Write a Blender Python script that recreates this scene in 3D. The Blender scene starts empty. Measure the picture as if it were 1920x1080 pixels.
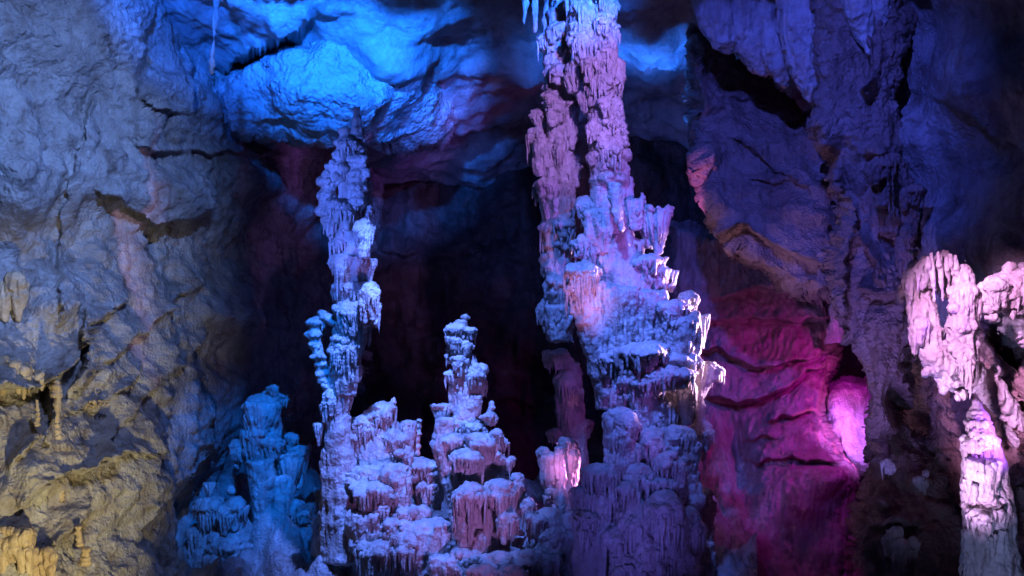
import bpy, math, random
import numpy as np

# ------------------------------------------------------------------ camera, world, lights, exposure
scene = bpy.context.scene
COL = scene.collection
CZ = 3.3                                   # eye height above the cave floor (a walkway)

def P(px, py, d):
    """a point of the cave at distance d along the hall, seen at px,py of the 1920x1080 view"""
    return np.array([d * (px - 960) / 1920.0, d, CZ - d * (py - 540) / 1920.0])

cam = bpy.data.objects.new('camera', bpy.data.cameras.new('camera'))
COL.objects.link(cam)
cam.location = (0, 0, CZ)
cam.rotation_euler = (math.radians(90), 0, 0)
cam.data.sensor_width = 36
cam.data.lens = 36
cam.data.clip_start = 0.05
cam.data.clip_end = 200
scene.camera = cam

world = bpy.data.worlds.new('World')
scene.world = world
world.use_nodes = True
bg = world.node_tree.nodes['Background']
bg.inputs[0].default_value = (0.12, 0.16, 0.75, 1)
bg.inputs[1].default_value = 0.018

scene.view_settings.view_transform = 'Standard'
scene.view_settings.look = 'None'
scene.view_settings.gamma = 1.0
scene.view_settings.use_curve_mapping = False
scene.view_settings.exposure = 0.0
scene.render.engine = 'CYCLES'
scene.cycles.use_denoising = True
scene.cycles.max_bounces = 4
scene.cycles.diffuse_bounces = 3
scene.cycles.sample_clamp_indirect = 4

def spot(name, loc, target, color, power, angle, blend=0.6, size=0.12):
    l = bpy.data.lights.new(name, 'SPOT')
    l.energy = power
    l.color = color
    l.spot_size = math.radians(angle)
    l.spot_blend = blend
    l.shadow_soft_size = size
    o = bpy.data.objects.new(name, l)
    COL.objects.link(o)
    loc = np.array(loc, float)
    o.location = loc
    from mathutils import Vector
    o.rotation_euler = Vector(np.array(target, float) - loc).to_track_quat('-Z', 'Y').to_euler()
    return o

BLUE = (0.03, 0.22, 1.0)
SKYB = (0.10, 0.38, 1.0)
COOL = (0.30, 0.45, 1.0)
VIOL = (0.42, 0.24, 1.0)
PINK = (1.0, 0.36, 0.86)
MAG = (1.0, 0.02, 0.45)
WARM = (1.0, 0.78, 0.40)

# floodlights of the show cave, plus added violet front fill (colour, place, aim); all stand out of view or behind the formations
spot('blue_ceiling_flood', (-1.2, 8.2, 6.95), (-2.2, 14.0, 7.1), (0.008, 0.15, 1.0), 11000, 37, 0.7)
spot('blue_ceiling_flood', (-3.4, 8.2, 7.0), (-4.2, 14.0, 7.05), (0.012, 0.13, 1.0), 3000, 34, 0.9)
spot('blue_ceiling_flood', (1.6, 7.8, 6.9), (-0.1, 14.0, 7.05), (0.02, 0.14, 1.0), 6500, 34, 0.9)
spot('blue_ceiling_flood', P(735, 930, 12.9), P(690, 60, 14.0), (0.006, 0.25, 1.0), 6000, 46, 0.9)
spot('blue_ceiling_flood', P(1230, 500, 14.4), P(1180, 60, 15.5), (0.02, 0.16, 1.0), 1500, 60, 0.9)
spot('cool_wall_flood', (1.0, 3.0, 8.2), P(50, 270, 11.4), (0.20, 0.36, 1.0), 7500, 31, 1.0)
spot('cool_wall_flood', (-0.8, 5.0, 7.0), P(70, 790, 11.2), (0.36, 0.48, 1.0), 1100, 31, 1.0)
spot('warm_wall_flood', (-2.3, 7.0, -0.3), P(50, 880, 10.9), (1.0, 0.84, 0.44), 950, 50, 1.0)
spot('terrace_flood', (-0.9, 9.4, 7.2), P(770, 860, 12.4), (0.10, 0.21, 1.0), 7000, 34, 0.9)
spot('column_flood', (0.4, 8.2, 7.3), P(1150, 560, 12.0), (0.08, 0.19, 1.0), 2800, 27, 0.9)
spot('column_flood', (1.0, 8.6, 6.9), P(1205, 850, 11.9), (0.09, 0.17, 1.0), 2300, 20, 1.0)
spot('column_top_flood', (1.5, 7.6, 6.4), P(1095, 180, 12.0), (0.46, 0.24, 1.0), 1500, 32, 0.9)
spot('violet_right_flood', (4.7, 7.0, 2.6), P(1170, 430, 12.2), (0.40, 0.12, 1.0), 1500, 19, 0.8)
spot('violet_right_flood', (4.7, 7.0, 2.2), P(1210, 780, 12.2), (0.40, 0.12, 1.0), 1300, 19, 0.8)
spot('pink_mid_flood', (1.2, 7.2, 0.3), P(1098, 535, 11.6), (1.0, 0.36, 1.0), 1300, 9, 1.0)
spot('pink_small_flood', (-0.2, 8.2, 0.7), P(1056, 872, 12.7), (1.0, 0.30, 0.85), 1500, 6.5, 0.9)
spot('violet_front_fill', (-0.4, 7.4, 0.1), P(1190, 900, 12.0), (0.16, 0.14, 1.0), 300, 32, 1.0)  # added fill spot, lifts the dark foot of the great column
spot('violet_front_fill', (2.0, 7.0, 0.1), P(1200, 900, 12.0), (0.20, 0.13, 1.0), 110, 24, 1.0)  # second added fill, brightens the right side of the column foot
spot('pink_low_flood', (0.7, 8.0, 0.1), P(800, 850, 12.5), (0.60, 0.25, 1.0), 420, 34, 1.0)
spot('blue_left_flood', (-3.6, 8.4, 3.6), P(650, 390, 12.2), (0.07, 0.16, 1.0), 1500, 34, 0.9)
spot('pink_left_flood', (1.0, 7.0, 1.2), P(690, 500, 12.2), (0.7, 0.26, 1.0), 260, 11, 0.9)
spot('white_right_flood', P(1676, 665, 12.6), P(1275, 610, 11.8), (1.0, 0.60, 1.0), 7500, 40, 0.8, 0.06)
spot('pink_gap_flood', P(1180, 890, 13.4), P(1045, 895, 12.8), (1.0, 0.28, 0.85), 420, 38, 0.8, 0.05)
spot('pink_edge_flood', P(1200, 480, 13.0), P(1335, 330, 13.0), (0.85, 0.22, 1.0), 70, 40, 0.9, 0.05)
spot('magenta_niche_flood', P(1676, 600, 12.8), P(1490, 800, 15.0), (0.55, 0.008, 0.56), 900, 96, 0.9)
spot('magenta_wall_flood', (3.2, 10.2, -0.3), P(1470, 760, 15.0), (0.45, 0.008, 0.50), 260, 42, 1.0, 0.5)
spot('niche_flood', P(1664, 865, 12.8), P(1580, 830, 14.9), (0.46, 0.16, 1.0), 700, 36, 1.0)
spot('niche_flood', P(1640, 888, 14.1), P(1580, 825, 14.6), (1.0, 0.12, 0.75), 90, 80, 0.9, 0.05)
spot('violet_arch_flood', (0.2, 4.4, 5.7), P(1850, 615, 8.9), (0.90, 0.42, 1.0), 7500, 15, 0.8)
spot('violet_low_flood', (1.6, 5.6, 0.5), P(1843, 850, 8.4), (0.80, 0.45, 1.0), 2200, 17, 0.8)
spot('violet_pillar_flood', (1.4, 6.0, 0.2), P(1635, 670, 10.8), (0.30, 0.20, 1.0), 1600, 29, 1.0)
spot('cool_front_flood', (2.2, 4.5, 0.3), P(1850, 960, 8.3), (0.34, 0.42, 1.0), 330, 30, 0.9)
spot('blue_right_flood', (0.4, 5.0, 8.0), P(1460, 320, 12.0), (0.07, 0.105, 1.0), 3000, 40, 1.0)
spot('blue_stalagmite_flood', (-1.4, 7.5, 6.6), P(490, 880, 14.0), (0.005, 0.17, 1.0), 5000, 20, 0.9)

# ------------------------------------------------------------------ numpy noise
rngG = np.random.RandomState(7)
GR = rngG.normal(size=(256, 3)).astype(np.float32)
GR /= np.linalg.norm(GR, axis=1)[:, None]

def _hash(i, j, k):
    h = (i * 73856093) ^ (j * 19349663) ^ (k * 83492791)
    h = (h ^ (h >> 13)) * 1274126177
    return ((h ^ (h >> 16)) & 255).astype(np.int64)

def pn(p):
    p = np.asarray(p, np.float32)
    i0 = np.floor(p).astype(np.int64)
    f = (p - i0).astype(np.float32)
    u = f * f * f * (f * (f * 6 - 15) + 10)
    out = 0
    for a in (0, 1):
        wa = u[:, 0] if a else 1 - u[:, 0]
        for b in (0, 1):
            wb = wa * (u[:, 1] if b else 1 - u[:, 1])
            for c in (0, 1):
                w = wb * (u[:, 2] if c else 1 - u[:, 2])
                g = GR[_hash(i0[:, 0] + a, i0[:, 1] + b, i0[:, 2] + c)]
                out = out + w * (g[:, 0] * (f[:, 0] - a) + g[:, 1] * (f[:, 1] - b) + g[:, 2] * (f[:, 2] - c))
    return out * 1.5

def fbm(p, octv=3, gain=0.5):
    p = np.asarray(p, np.float32)
    s, a = 0, 1.0
    for o in range(octv):
        s = s + a * pn(p * (2.03 ** o) + 17.3 * o)
        a *= gain
    return s

def ridge(p, octv=3):
    p = np.asarray(p, np.float32)
    s, a = 0, 1.0
    for o in range(octv):
        s = s + a * (0.5 - np.abs(pn(p * (2.03 ** o) + 9.1 * o)) * 1.6)
        a *= 0.5
    return s

def billow(p, octv=2):
    p = np.asarray(p, np.float32)
    s, a = 0, 1.0
    for o in range(octv):
        s = s + a * (np.abs(pn(p * (2.1 ** o) + 5.7 * o)) * 1.6 - 0.35)
        a *= 0.5
    return s

# ------------------------------------------------------------------ materials
def limestone(name, light, dark, stain, stain_amt=0.35, streak=0.4, bump=0.5, pop=0.4, scale=1.0, rough=0.72, popscale=22.0):
    m = bpy.data.materials.new(name)
    m.use_nodes = True
    nt = m.node_tree
    N, L = nt.nodes, nt.links
    b = N['Principled BSDF']
    geo = N.new('ShaderNodeNewGeometry')

    def mapping(sx, sy, sz):
        mp = N.new('ShaderNodeMapping')
        mp.inputs['Scale'].default_value = (sx, sy, sz)
        L.new(geo.outputs['Position'], mp.inputs['Vector'])
        return mp.outputs['Vector']

    def noise(vec, sc, det=6, rg=0.6, dist=0.0):
        n = N.new('ShaderNodeTexNoise')
        n.inputs['Scale'].default_value = sc
        n.inputs['Detail'].default_value = det
        n.inputs['Roughness'].default_value = rg
        n.inputs['Distortion'].default_value = dist
        L.new(vec, n.inputs['Vector'])
        return n.outputs['Fac']

    def ramp(fac, a, c):
        r = N.new('ShaderNodeMapRange')
        r.interpolation_type = 'SMOOTHSTEP'
        r.inputs['From Min'].default_value = a
        r.inputs['From Max'].default_value = c
        L.new(fac, r.inputs['Value'])
        return r.outputs['Result']

    def mix(fac, a, c):
        x = N.new('ShaderNodeMix')
        x.data_type = 'RGBA'
        for s, v in ((x.inputs[0], fac), (x.inputs[6], a), (x.inputs[7], c)):
            if isinstance(v, tuple):
                s.default_value = v + (1,)
            elif isinstance(v, float):
                s.default_value = v
            else:
                L.new(v, s)
        return x.outputs[2]

    def math_(op, a, c):
        x = N.new('ShaderNodeMath')
        x.operation = op
        for s, v in ((x.inputs[0], a), (x.inputs[1], c)):
            if isinstance(v, float):
                s.default_value = v
            else:
                L.new(v, s)
        return x.outputs[0]

    iso = mapping(scale, scale, scale)
    ver = mapping(scale * 5.0, scale * 5.0, scale * 0.55)
    big = ramp(noise(iso, 1.1, 5, 0.65, 0.6), 0.38, 0.66)
    fine = ramp(noise(iso, 7.0, 6, 0.7), 0.3, 0.72)
    st = ramp(noise(ver, 1.4, 5, 0.62), 0.42, 0.68)
    blot = ramp(noise(iso, 2.3, 6, 0.68, 0.9), 0.50, 0.70)
    col = mix(big, light, dark)
    col = mix(math_('MULTIPLY', st, streak), col, stain)
    col = mix(math_('MULTIPLY', blot, stain_amt), col, stain)
    col = mix(math_('MULTIPLY', fine, 0.35), col, tuple(0.55 * v for v in dark))
    L.new(col, b.inputs['Base Color'])
    rr = N.new('ShaderNodeMapRange')
    rr.inputs['To Min'].default_value = rough - 0.22
    rr.inputs['To Max'].default_value = min(1.0, rough + 0.15)
    L.new(fine, rr.inputs['Value'])
    L.new(rr.outputs['Result'], b.inputs['Roughness'])
    b.inputs['Specular IOR Level'].default_value = 0.5
    # relief
    h1 = noise(iso, 9.0, 8, 0.66)
    h2 = noise(ver, 4.5, 4, 0.55)
    vo = N.new('ShaderNodeTexVoronoi')
    vo.feature = 'SMOOTH_F1'
    vo.inputs['Scale'].default_value = popscale
    vo.inputs['Smoothness'].default_value = 0.6
    L.new(iso, vo.inputs['Vector'])
    hh = math_('ADD', h1, math_('MULTIPLY', h2, streak))
    hh = math_('SUBTRACT', hh, math_('MULTIPLY', vo.outputs['Distance'], pop))
    bp = N.new('ShaderNodeBump')
    bp.inputs['Strength'].default_value = bump
    bp.inputs['Distance'].default_value = 0.06
    L.new(hh, bp.inputs['Height'])
    L.new(bp.outputs['Normal'], b.inputs['Normal'])
    return m

M_FORM = limestone('calcite_formation', (0.60, 0.57, 0.54), (0.40, 0.37, 0.35), (0.27, 0.19, 0.16), 0.45, 0.55, 0.55, 0.4, 1.0, 0.50, 30.0)
M_WALL = limestone('grey_cave_rock', (0.46, 0.45, 0.43), (0.30, 0.28, 0.26), (0.12, 0.075, 0.045), 0.80, 0.45, 0.8, 0.35, 1.0, 0.70, 30.0)
M_CEIL = limestone('pale_ceiling_rock', (0.50, 0.49, 0.48), (0.27, 0.26, 0.27), (0.16, 0.13, 0.13), 0.5, 0.0, 0.6, 0.3, 0.8)
M_SLAB = limestone('popcorn_ceiling_rock', (0.50, 0.49, 0.48), (0.36, 0.34, 0.35), (0.20, 0.15, 0.15), 0.3, 0.0, 0.7, 0.9, 1.0, 0.75, 19.0)
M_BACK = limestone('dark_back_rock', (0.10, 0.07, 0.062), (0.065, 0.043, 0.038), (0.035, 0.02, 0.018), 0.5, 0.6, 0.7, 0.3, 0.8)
M_FLOW = limestone('reddish_flowstone', (0.40, 0.28, 0.28), (0.30, 0.18, 0.18), (0.15, 0.07, 0.07), 0.35, 0.8, 0.7, 0.2, 1.0, 0.6)
M_RED = limestone('brown_red_rock', (0.34, 0.24, 0.21), (0.22, 0.14, 0.12), (0.10, 0.055, 0.045), 0.5, 0.3, 0.8, 0.45, 1.0, 0.7, 28.0)
M_OCHRE = limestone('ochre_dripstone', (0.56, 0.48, 0.34), (0.44, 0.34, 0.20), (0.22, 0.14, 0.07), 0.3, 0.6, 0.5, 0.3)

# ------------------------------------------------------------------ object helpers
def put(name, me, mat, parent=None, loc=None, label=None, cat=None, group=None, kind=None):
    o = bpy.data.objects.new(name, me)
    COL.objects.link(o)
    if mat:
        me.materials.append(mat)
    if parent is not None:
        o.parent = parent
    if loc is not None:
        o.location = loc
    for k, v in (('label', label), ('category', cat), ('group', group), ('kind', kind)):
        if v:
            o[k] = v
    return o

def thing(name, loc, label, cat, group=None):
    o = bpy.data.objects.new(name, None)
    COL.objects.link(o)
    o.location = loc
    o.empty_display_size = 0.2
    o['label'] = label
    o['category'] = cat
    if group:
        o['group'] = group
    return o

# -- shape collector (closed shells, later fused)
class Mesh:
    def __init__(self):
        self.v, self.f, self.n = [], [], 0
        self.drips = []

    def add(self, v, f):
        self.v.append(np.asarray(v, float))
        self.f.extend([[i + self.n for i in q] for q in f])
        self.n += len(v)

    def rows(self, rings):
        """closed loft of rings (each k x 3), end fans"""
        k = len(rings[0])
        v = np.concatenate(rings + [rings[0].mean(0)[None], rings[-1].mean(0)[None]])
        f = []
        m = len(rings)
        for i in range(m - 1):
            for j in range(k):
                a, b = i * k + j, i * k + (j + 1) % k
                f.append([a, b, b + k, a + k])
        for j in range(k):
            f.append([m * k, (j + 1) % k, j])
            f.append([m * k + 1, (m - 1) * k + j, (m - 1) * k + (j + 1) % k])
        self.add(v, f)

    def ell(self, c, rx, ry, rz, k=10, m=7):
        rings = []
        th = np.linspace(0, 2 * np.pi, k, endpoint=False)
        for i in range(m):
            ph = math.pi * (i + 0.5) / m
            rings.append(np.stack([c[0] + rx * np.cos(th) * math.sin(ph), c[1] + ry * np.sin(th) * math.sin(ph),
                                   np.full(k, c[2] + rz * math.cos(ph))], 1))
        self.rows(rings)

    def tube(self, pts, rad, k=8, ry=1.0):
        th = np.linspace(0, 2 * np.pi, k, endpoint=False)
        pts = [np.asarray(p, float) for p in pts]
        rings = []
        for i, (p, r) in enumerate(zip(pts, rad)):
            t = pts[min(i + 1, len(pts) - 1)] - pts[max(i - 1, 0)]
            t = t / (np.linalg.norm(t) + 1e-9)
            u = np.cross(t, [0, 1, 0.01])
            if np.linalg.norm(u) < 0.2:
                u = np.cross(t, [1, 0, 0])
            u /= np.linalg.norm(u)
            w = np.cross(u, t)
            rings.append(p + r * np.cos(th)[:, None] * u + r * ry * np.sin(th)[:, None] * w)
        self.rows(rings)

    def drip(self, pts, rad):
        self.drips.append((pts, rad))

    def lathe(self, c, prof, R, H, rnd, ry=0.85, k=28, wob=0.12, flute=0, fl_amp=0.0, tilt=0.0):
        th = np.linspace(0, 2 * np.pi, k, endpoint=False)
        ph = [rnd.uniform(0, 6.28) for _ in range(4)]
        w = 1 + wob * np.sin(2 * th + ph[0]) + wob * 0.8 * np.sin(3 * th + ph[1]) + wob * 0.6 * np.sin(5 * th + ph[2])
        if flute:
            w = w + fl_amp * np.cos(flute * th + ph[3])
        rings = []
        for r, z in prof:
            rings.append(np.stack([c[0] + R * r * w * np.cos(th), c[1] - R * ry * r * w * np.sin(th), c[2] + H * z + tilt * R * r * w * np.cos(th)], 1))
        self.rows(rings)

TMP = bpy.data.objects.new('temporary', bpy.data.meshes.new('temporary'))
COL.objects.link(TMP)
MR = TMP.modifiers.new('r', 'REMESH')
MR.mode = 'VOXEL'
MS = TMP.modifiers.new('s', 'SMOOTH')

def fuse(M, vox, smooth=3, relief=1.0, origin=(0, 0, 0), vert=1.0):
    me = bpy.data.meshes.new('m')
    me.from_pydata(np.concatenate(M.v).tolist(), [], M.f)
    old = TMP.data
    TMP.data = me
    bpy.data.meshes.remove(old)
    MR.voxel_size = vox
    MS.iterations = smooth
    MS.factor = 0.5
    dg = bpy.context.evaluated_depsgraph_get()
    dg.update()
    out = bpy.data.meshes.new_from_object(TMP.evaluated_get(dg))
    n = len(out.vertices)
    co = np.empty(n * 3, np.float32)
    no = np.empty(n * 3, np.float32)
    out.vertices.foreach_get('co', co)
    out.vertices.foreach_get('normal', no)
    co, no = co.reshape(-1, 3), no.reshape(-1, 3)
    if relief > 0:
        up = np.clip(no[:, 2], 0, 1)
        h = 0.028 * fbm(co * 5.0, 2) + 0.013 * fbm(co * 14.0 + 3, 2)
        h = h + 0.026 * vert * (1 - up) * ridge(co * np.array([17, 17, 1.8], np.float32), 2)
        h = h + 0.008 * billow(co * 26.0, 1) * (0.5 + up)
        co = co + no * (h * relief)[:, None]
    if M.drips:
        D = Mesh()
        for pts, rad in M.drips:
            D.tube(pts, rad, 7)
        dv = np.concatenate(D.v)
        dn = len(dv)
        w = np.stack([pn(dv * 16 + 40), pn(dv * 16 + 80), 0 * dv[:, 0]], 1) * 0.012
        dv = (dv + w).astype(np.float32)
        lt = np.empty(len(out.polygons), np.int32)
        out.polygons.foreach_get('loop_total', lt)
        lv = np.empty(len(out.loops), np.int32)
        out.loops.foreach_get('vertex_index', lv)
        tot = np.concatenate([lt, np.array([len(f) for f in D.f], np.int32)])
        loops = np.concatenate([lv, np.array([q for f in D.f for q in f], np.int32) + n])
        co = np.concatenate([co, dv])
        bpy.data.meshes.remove(out)
        out = bpy.data.meshes.new('m')
        out.vertices.add(len(co))
        out.loops.add(len(loops))
        out.loops.foreach_set('vertex_index', loops)
        out.polygons.add(len(tot))
        out.polygons.foreach_set('loop_start', np.concatenate([[0], np.cumsum(tot)[:-1]]).astype(np.int32))
    co = co - np.asarray(origin, np.float32)
    out.vertices.foreach_set('co', co.astype(np.float32).ravel())
    out.polygons.foreach_set('use_smooth', np.ones(len(out.polygons), bool))
    out.update(calc_edges=True)
    return out

# ------------------------------------------------------------------ the rock sheets (walls, ceiling, slabs)
def tps(ctrl):
    c = np.array(ctrl, float)
    X, d = c[:, :2] / 400.0, c[:, 2]
    r = np.linalg.norm(X[:, None] - X[None], axis=2)
    K = np.where(r > 0, r * r * np.log(r + 1e-9), 0) + np.eye(len(X)) * 0.02
    Q = np.concatenate([np.ones((len(X), 1)), X], 1)
    A = np.block([[K, Q], [Q.T, np.zeros((3, 3))]])
    s = np.linalg.solve(A, np.concatenate([d, np.zeros(3)]))

    def f(px, py):
        Z = np.stack([np.ravel(px), np.ravel(py)], 1).astype(float) / 400.0
        o = s[-3] + Z @ s[-2:]
        for i in range(len(X)):
            q = np.linalg.norm(Z - X[i], axis=1)
            o = o + s[i] * q * q * np.log(q + 1e-9)
        return o.reshape(np.shape(px))
    return f

def smooth01(t):
    t = np.clip(t, 0, 1)
    return t * t * (3 - 2 * t)

def features(px, py, feats, jit, und=0.55):
    d = np.zeros_like(px)
    for f in feats:
        if f[0] == 'ledge':                  # lip that overhangs: near above the line, undercut below it
            _, pts, amp, wa, wb = f
            xs, ys = [p[0] for p in pts], [p[1] for p in pts]
            if xs[0] > xs[-1]:
                xs, ys = xs[::-1], ys[::-1]
            t = py - np.interp(px, xs, ys) + jit * 7
            e = smooth01((px - xs[0]) / 40) * smooth01((xs[-1] - px) / 40)
            d = d + e * np.where(t < 0, -amp * np.exp(np.minimum(t, 0) / wa), -amp * np.exp(-np.maximum(t, 0) / 2.0) + amp * und * (np.exp(-np.maximum(t, 0) / wb) - np.exp(-np.maximum(t, 0) / 2.5)))
        elif f[0] == 'crease':               # upright step, near on the left (amp > 0) or right
            _, pts, amp, wl, wr = f
            ys, xs = [p[1] for p in pts], [p[0] for p in pts]
            t = px - np.interp(py, ys, xs) + jit * 6
            e = smooth01((py - ys[0]) / 40) * smooth01((ys[-1] - py) / 40)
            s = np.sign(amp)
            t = t * s
            a = abs(amp)
            d = d + e * np.where(t < 0, -a * np.exp(np.minimum(t, 0) / wl), -a * np.exp(-np.maximum(t, 0) / 2.5) + a * 0.55 * (np.exp(-np.maximum(t, 0) / wr) - np.exp(-np.maximum(t, 0) / 4.0)))
        elif f[0] == 'bump':
            _, cx, cy, rx, ry, amp, rot = f
            a = math.radians(rot)
            x, y = px - cx, py - cy
            u, v = x * math.cos(a) + y * math.sin(a), -x * math.sin(a) + y * math.cos(a)
            d = d - amp * np.exp(-((u / rx) ** 2 + (v / ry) ** 2))
    return d

def polysd(px, py, poly):
    x, y = px.ravel(), py.ravel()
    best = np.full(x.shape, 1e9)
    ins = np.zeros(x.shape, bool)
    n = len(poly)
    for i in range(n):
        (ax, ay), (bx, by) = poly[i], poly[(i + 1) % n]
        ex, ey = bx - ax, by - ay
        t = np.clip(((x - ax) * ex + (y - ay) * ey) / (ex * ex + ey * ey + 1e-9), 0, 1)
        best = np.minimum(best, np.hypot(x - ax - t * ex, y - ay - t * ey))
        if ay != by:
            c = ((ay > y) != (by > y)) & (x < (bx - ax) * (y - ay) / (by - ay) + ax)
            ins ^= c
    return np.where(ins, best, -best).reshape(px.shape)

def sheet(name, box, step, ctrl, mat, feats=(), noise=(), poly=None, roll=40, thick=1.0, wob=7, label=None, cat=None, kind=None, group=None, parent=None, fs=1.0, und=0.55):
    x0, x1, y0, y1 = box
    step *= 1.15
    nx, ny = int((x1 - x0) / step) + 1, int((y1 - y0) / step) + 1
    px, py = np.meshgrid(np.linspace(x0, x1, nx), np.linspace(y0, y1, ny))
    base = tps(ctrl)
    d0 = base(px, py)
    q = np.stack([px.ravel(), py.ravel(), np.zeros(px.size)], 1).astype(np.float32)
    seed = sum(ord(c) for c in name) % 97 + len(ctrl)
    jit = fbm(q / 32.0 + seed, 2).reshape(px.shape)
    wx = 9 * fbm(q / 60.0 + seed + 31, 2).reshape(px.shape)
    d = d0 + fs * features(px + wx, py, feats, jit, und)
    s = None
    if poly is not None:
        s = polysd(px, py, poly) + wob * fbm(q / 26.0 + seed + 7, 3).reshape(px.shape)
        u = np.clip(1 - s / roll, 0, 1)
        roll_d = thick * (1 - np.sqrt(np.clip(1 - u * u, 0, 1)))
        d = d + roll_d
    def world_(d):
        return np.stack([d * (px - 960) / 1920, d, CZ - d * (py - 540) / 1920], -1).reshape(-1, 3)
    w = world_(d).astype(np.float32)
    g = world_(d0 if s is None else d0 + roll_d).reshape(ny, nx, 3)
    nr = np.cross(np.gradient(g, axis=0), np.gradient(g, axis=1)).reshape(-1, 3)
    nr /= np.linalg.norm(nr, axis=1)[:, None] + 1e-9
    if nr[:, 1].mean() > 0:
        nr = -nr
    hh = 0
    for kind_, fr, amp in noise:
        fr = np.array(fr if isinstance(fr, tuple) else (fr, fr, fr), np.float32)
        fn = {'fbm': lambda z: fbm(z, 4), 'ridge': lambda z: ridge(z, 3), 'billow': lambda z: billow(z, 2), 'fine': lambda z: fbm(z, 2)}[kind_]
        hh = hh + amp * fn(w * fr + seed)
    w = w + nr * np.reshape(hh, (-1, 1))
    idx = np.arange(nx * ny).reshape(ny, nx)
    a, b, c, e = idx[:-1, :-1], idx[1:, :-1], idx[1:, 1:], idx[:-1, 1:]
    F = np.stack([a, b, c, e], -1).reshape(-1, 4)
    if s is not None:
        keep = (s.ravel()[F] > -step).all(1)
        F = F[keep]
        used = np.unique(F)
        remap = np.full(nx * ny, -1)
        remap[used] = np.arange(len(used))
        w, F = w[used], remap[F]
    me = bpy.data.meshes.new(name)
    me.vertices.add(len(w))
    me.vertices.foreach_set('co', w.astype(np.float32).ravel())
    me.loops.add(F.size)
    me.loops.foreach_set('vertex_index', F.ravel().astype(np.int32))
    me.polygons.add(len(F))
    me.polygons.foreach_set('loop_start', np.arange(0, F.size, 4, dtype=np.int32))
    me.polygons.foreach_set('use_smooth', np.ones(len(F), bool))
    me.update(calc_edges=True)
    me.validate()
    o = put(name, me, mat, parent, None, label, cat, group, kind)
    return o, base

LEFT_CTRL = [(-80, -80, 10.6), (-80, 500, 11.0), (-80, 1150, 9.6), (120, -60, 11.8), (120, 300, 11.9), (100, 620, 11.4), (100, 900, 10.9), (130, 1150, 10.2),
             (250, 60, 13.0), (260, 330, 12.9), (250, 560, 12.7), (260, 800, 12.3), (290, 1150, 11.4), (420, 200, 14.6), (410, 420, 14.6), (420, 700, 15.2), (380, 960, 14.6),
             (620, 330, 18.2), (620, 700, 17.8), (560, 1150, 17.0), (760, 500, 21.0), (760, 1100, 20.0)]
leftw, leftD = sheet('cave_wall', (-80, 760, -80, 1150), 2.6, LEFT_CTRL, M_WALL,
    feats=[('ledge', [(225, 182), (300, 205), (380, 215)], 0.25, 40, 30), ('ledge', [(240, 268), (300, 280), (420, 285), (600, 292)], 0.22, 30, 30),
           ('ledge', [(170, 350), (230, 372), (300, 420), (390, 405), (440, 360)], 0.34, 60, 60),
           ('ledge', [(-80, 730), (60, 735), (130, 690), (200, 600), (250, 540)], 0.35, 60, 40),
           ('ledge', [(120, 770), (180, 690), (260, 620), (340, 560), (430, 500)], 0.22, 40, 30), ('ledge', [(150, 930), (220, 800), (300, 700), (400, 610)], 0.2, 40, 30),
           ('ledge', [(240, 1010), (290, 960), (340, 900), (400, 820)], 0.2, 40, 30), ('bump', 300, 930, 50, 80, 0.4, 20),
           ('ledge', [(8, 905), (40, 850), (90, 800)], 0.22, 26, 18), ('ledge', [(15, 970), (60, 930), (110, 890), (190, 870)], 0.30, 40, 20),
           ('ledge', [(70, 1045), (130, 1000), (190, 950)], 0.26, 30, 20), ('ledge', [(150, 900), (175, 860), (225, 845), (300, 850)], 0.32, 36, 22),
           ('ledge', [(60, 800), (140, 770), (200, 750), (260, 690)], 0.2, 20, 20),
           ('crease', [(180, 150), (150, 300), (140, 480), (120, 620)], -0.14, 40, 30), ('crease', [(85, 680), (92, 780), (92, 850)], -0.3, 14, 26),
           ('crease', [(175, 560), (180, 600), (160, 680), (120, 760)], -0.35, 20, 25),
           ('bump', 330, 350, 110, 50, 0.6, 15), ('bump', 290, 230, 60, 45, 0.5, 0), ('bump', 60, 330, 90, 120, 0.6, 10), ('bump', 120, 560, 70, 60, 0.45, 0),
           ('bump', 210, 900, 60, 90, 0.45, 35), ('bump', 60, 870, 35, 110, 0.35, 35), ('bump', 470, 330, 60, 40, 0.6, 0), ('bump', 430, 590, 60, 50, 0.7, 30),
           ('bump', 260, 130, 50, 60, -0.4, 20)],
    noise=[('fbm', 0.4, 0.40), ('ridge', 0.8, 0.08), ('billow', 1.8, 0.07), ('fbm', 4.0, 0.05), ('billow', 9.0, 0.030), ('fine', 20.0, 0.008)], fs=1.1, und=0.15,
    label='rough grey brown cave wall running along the left side of the chamber', kind='structure')

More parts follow.
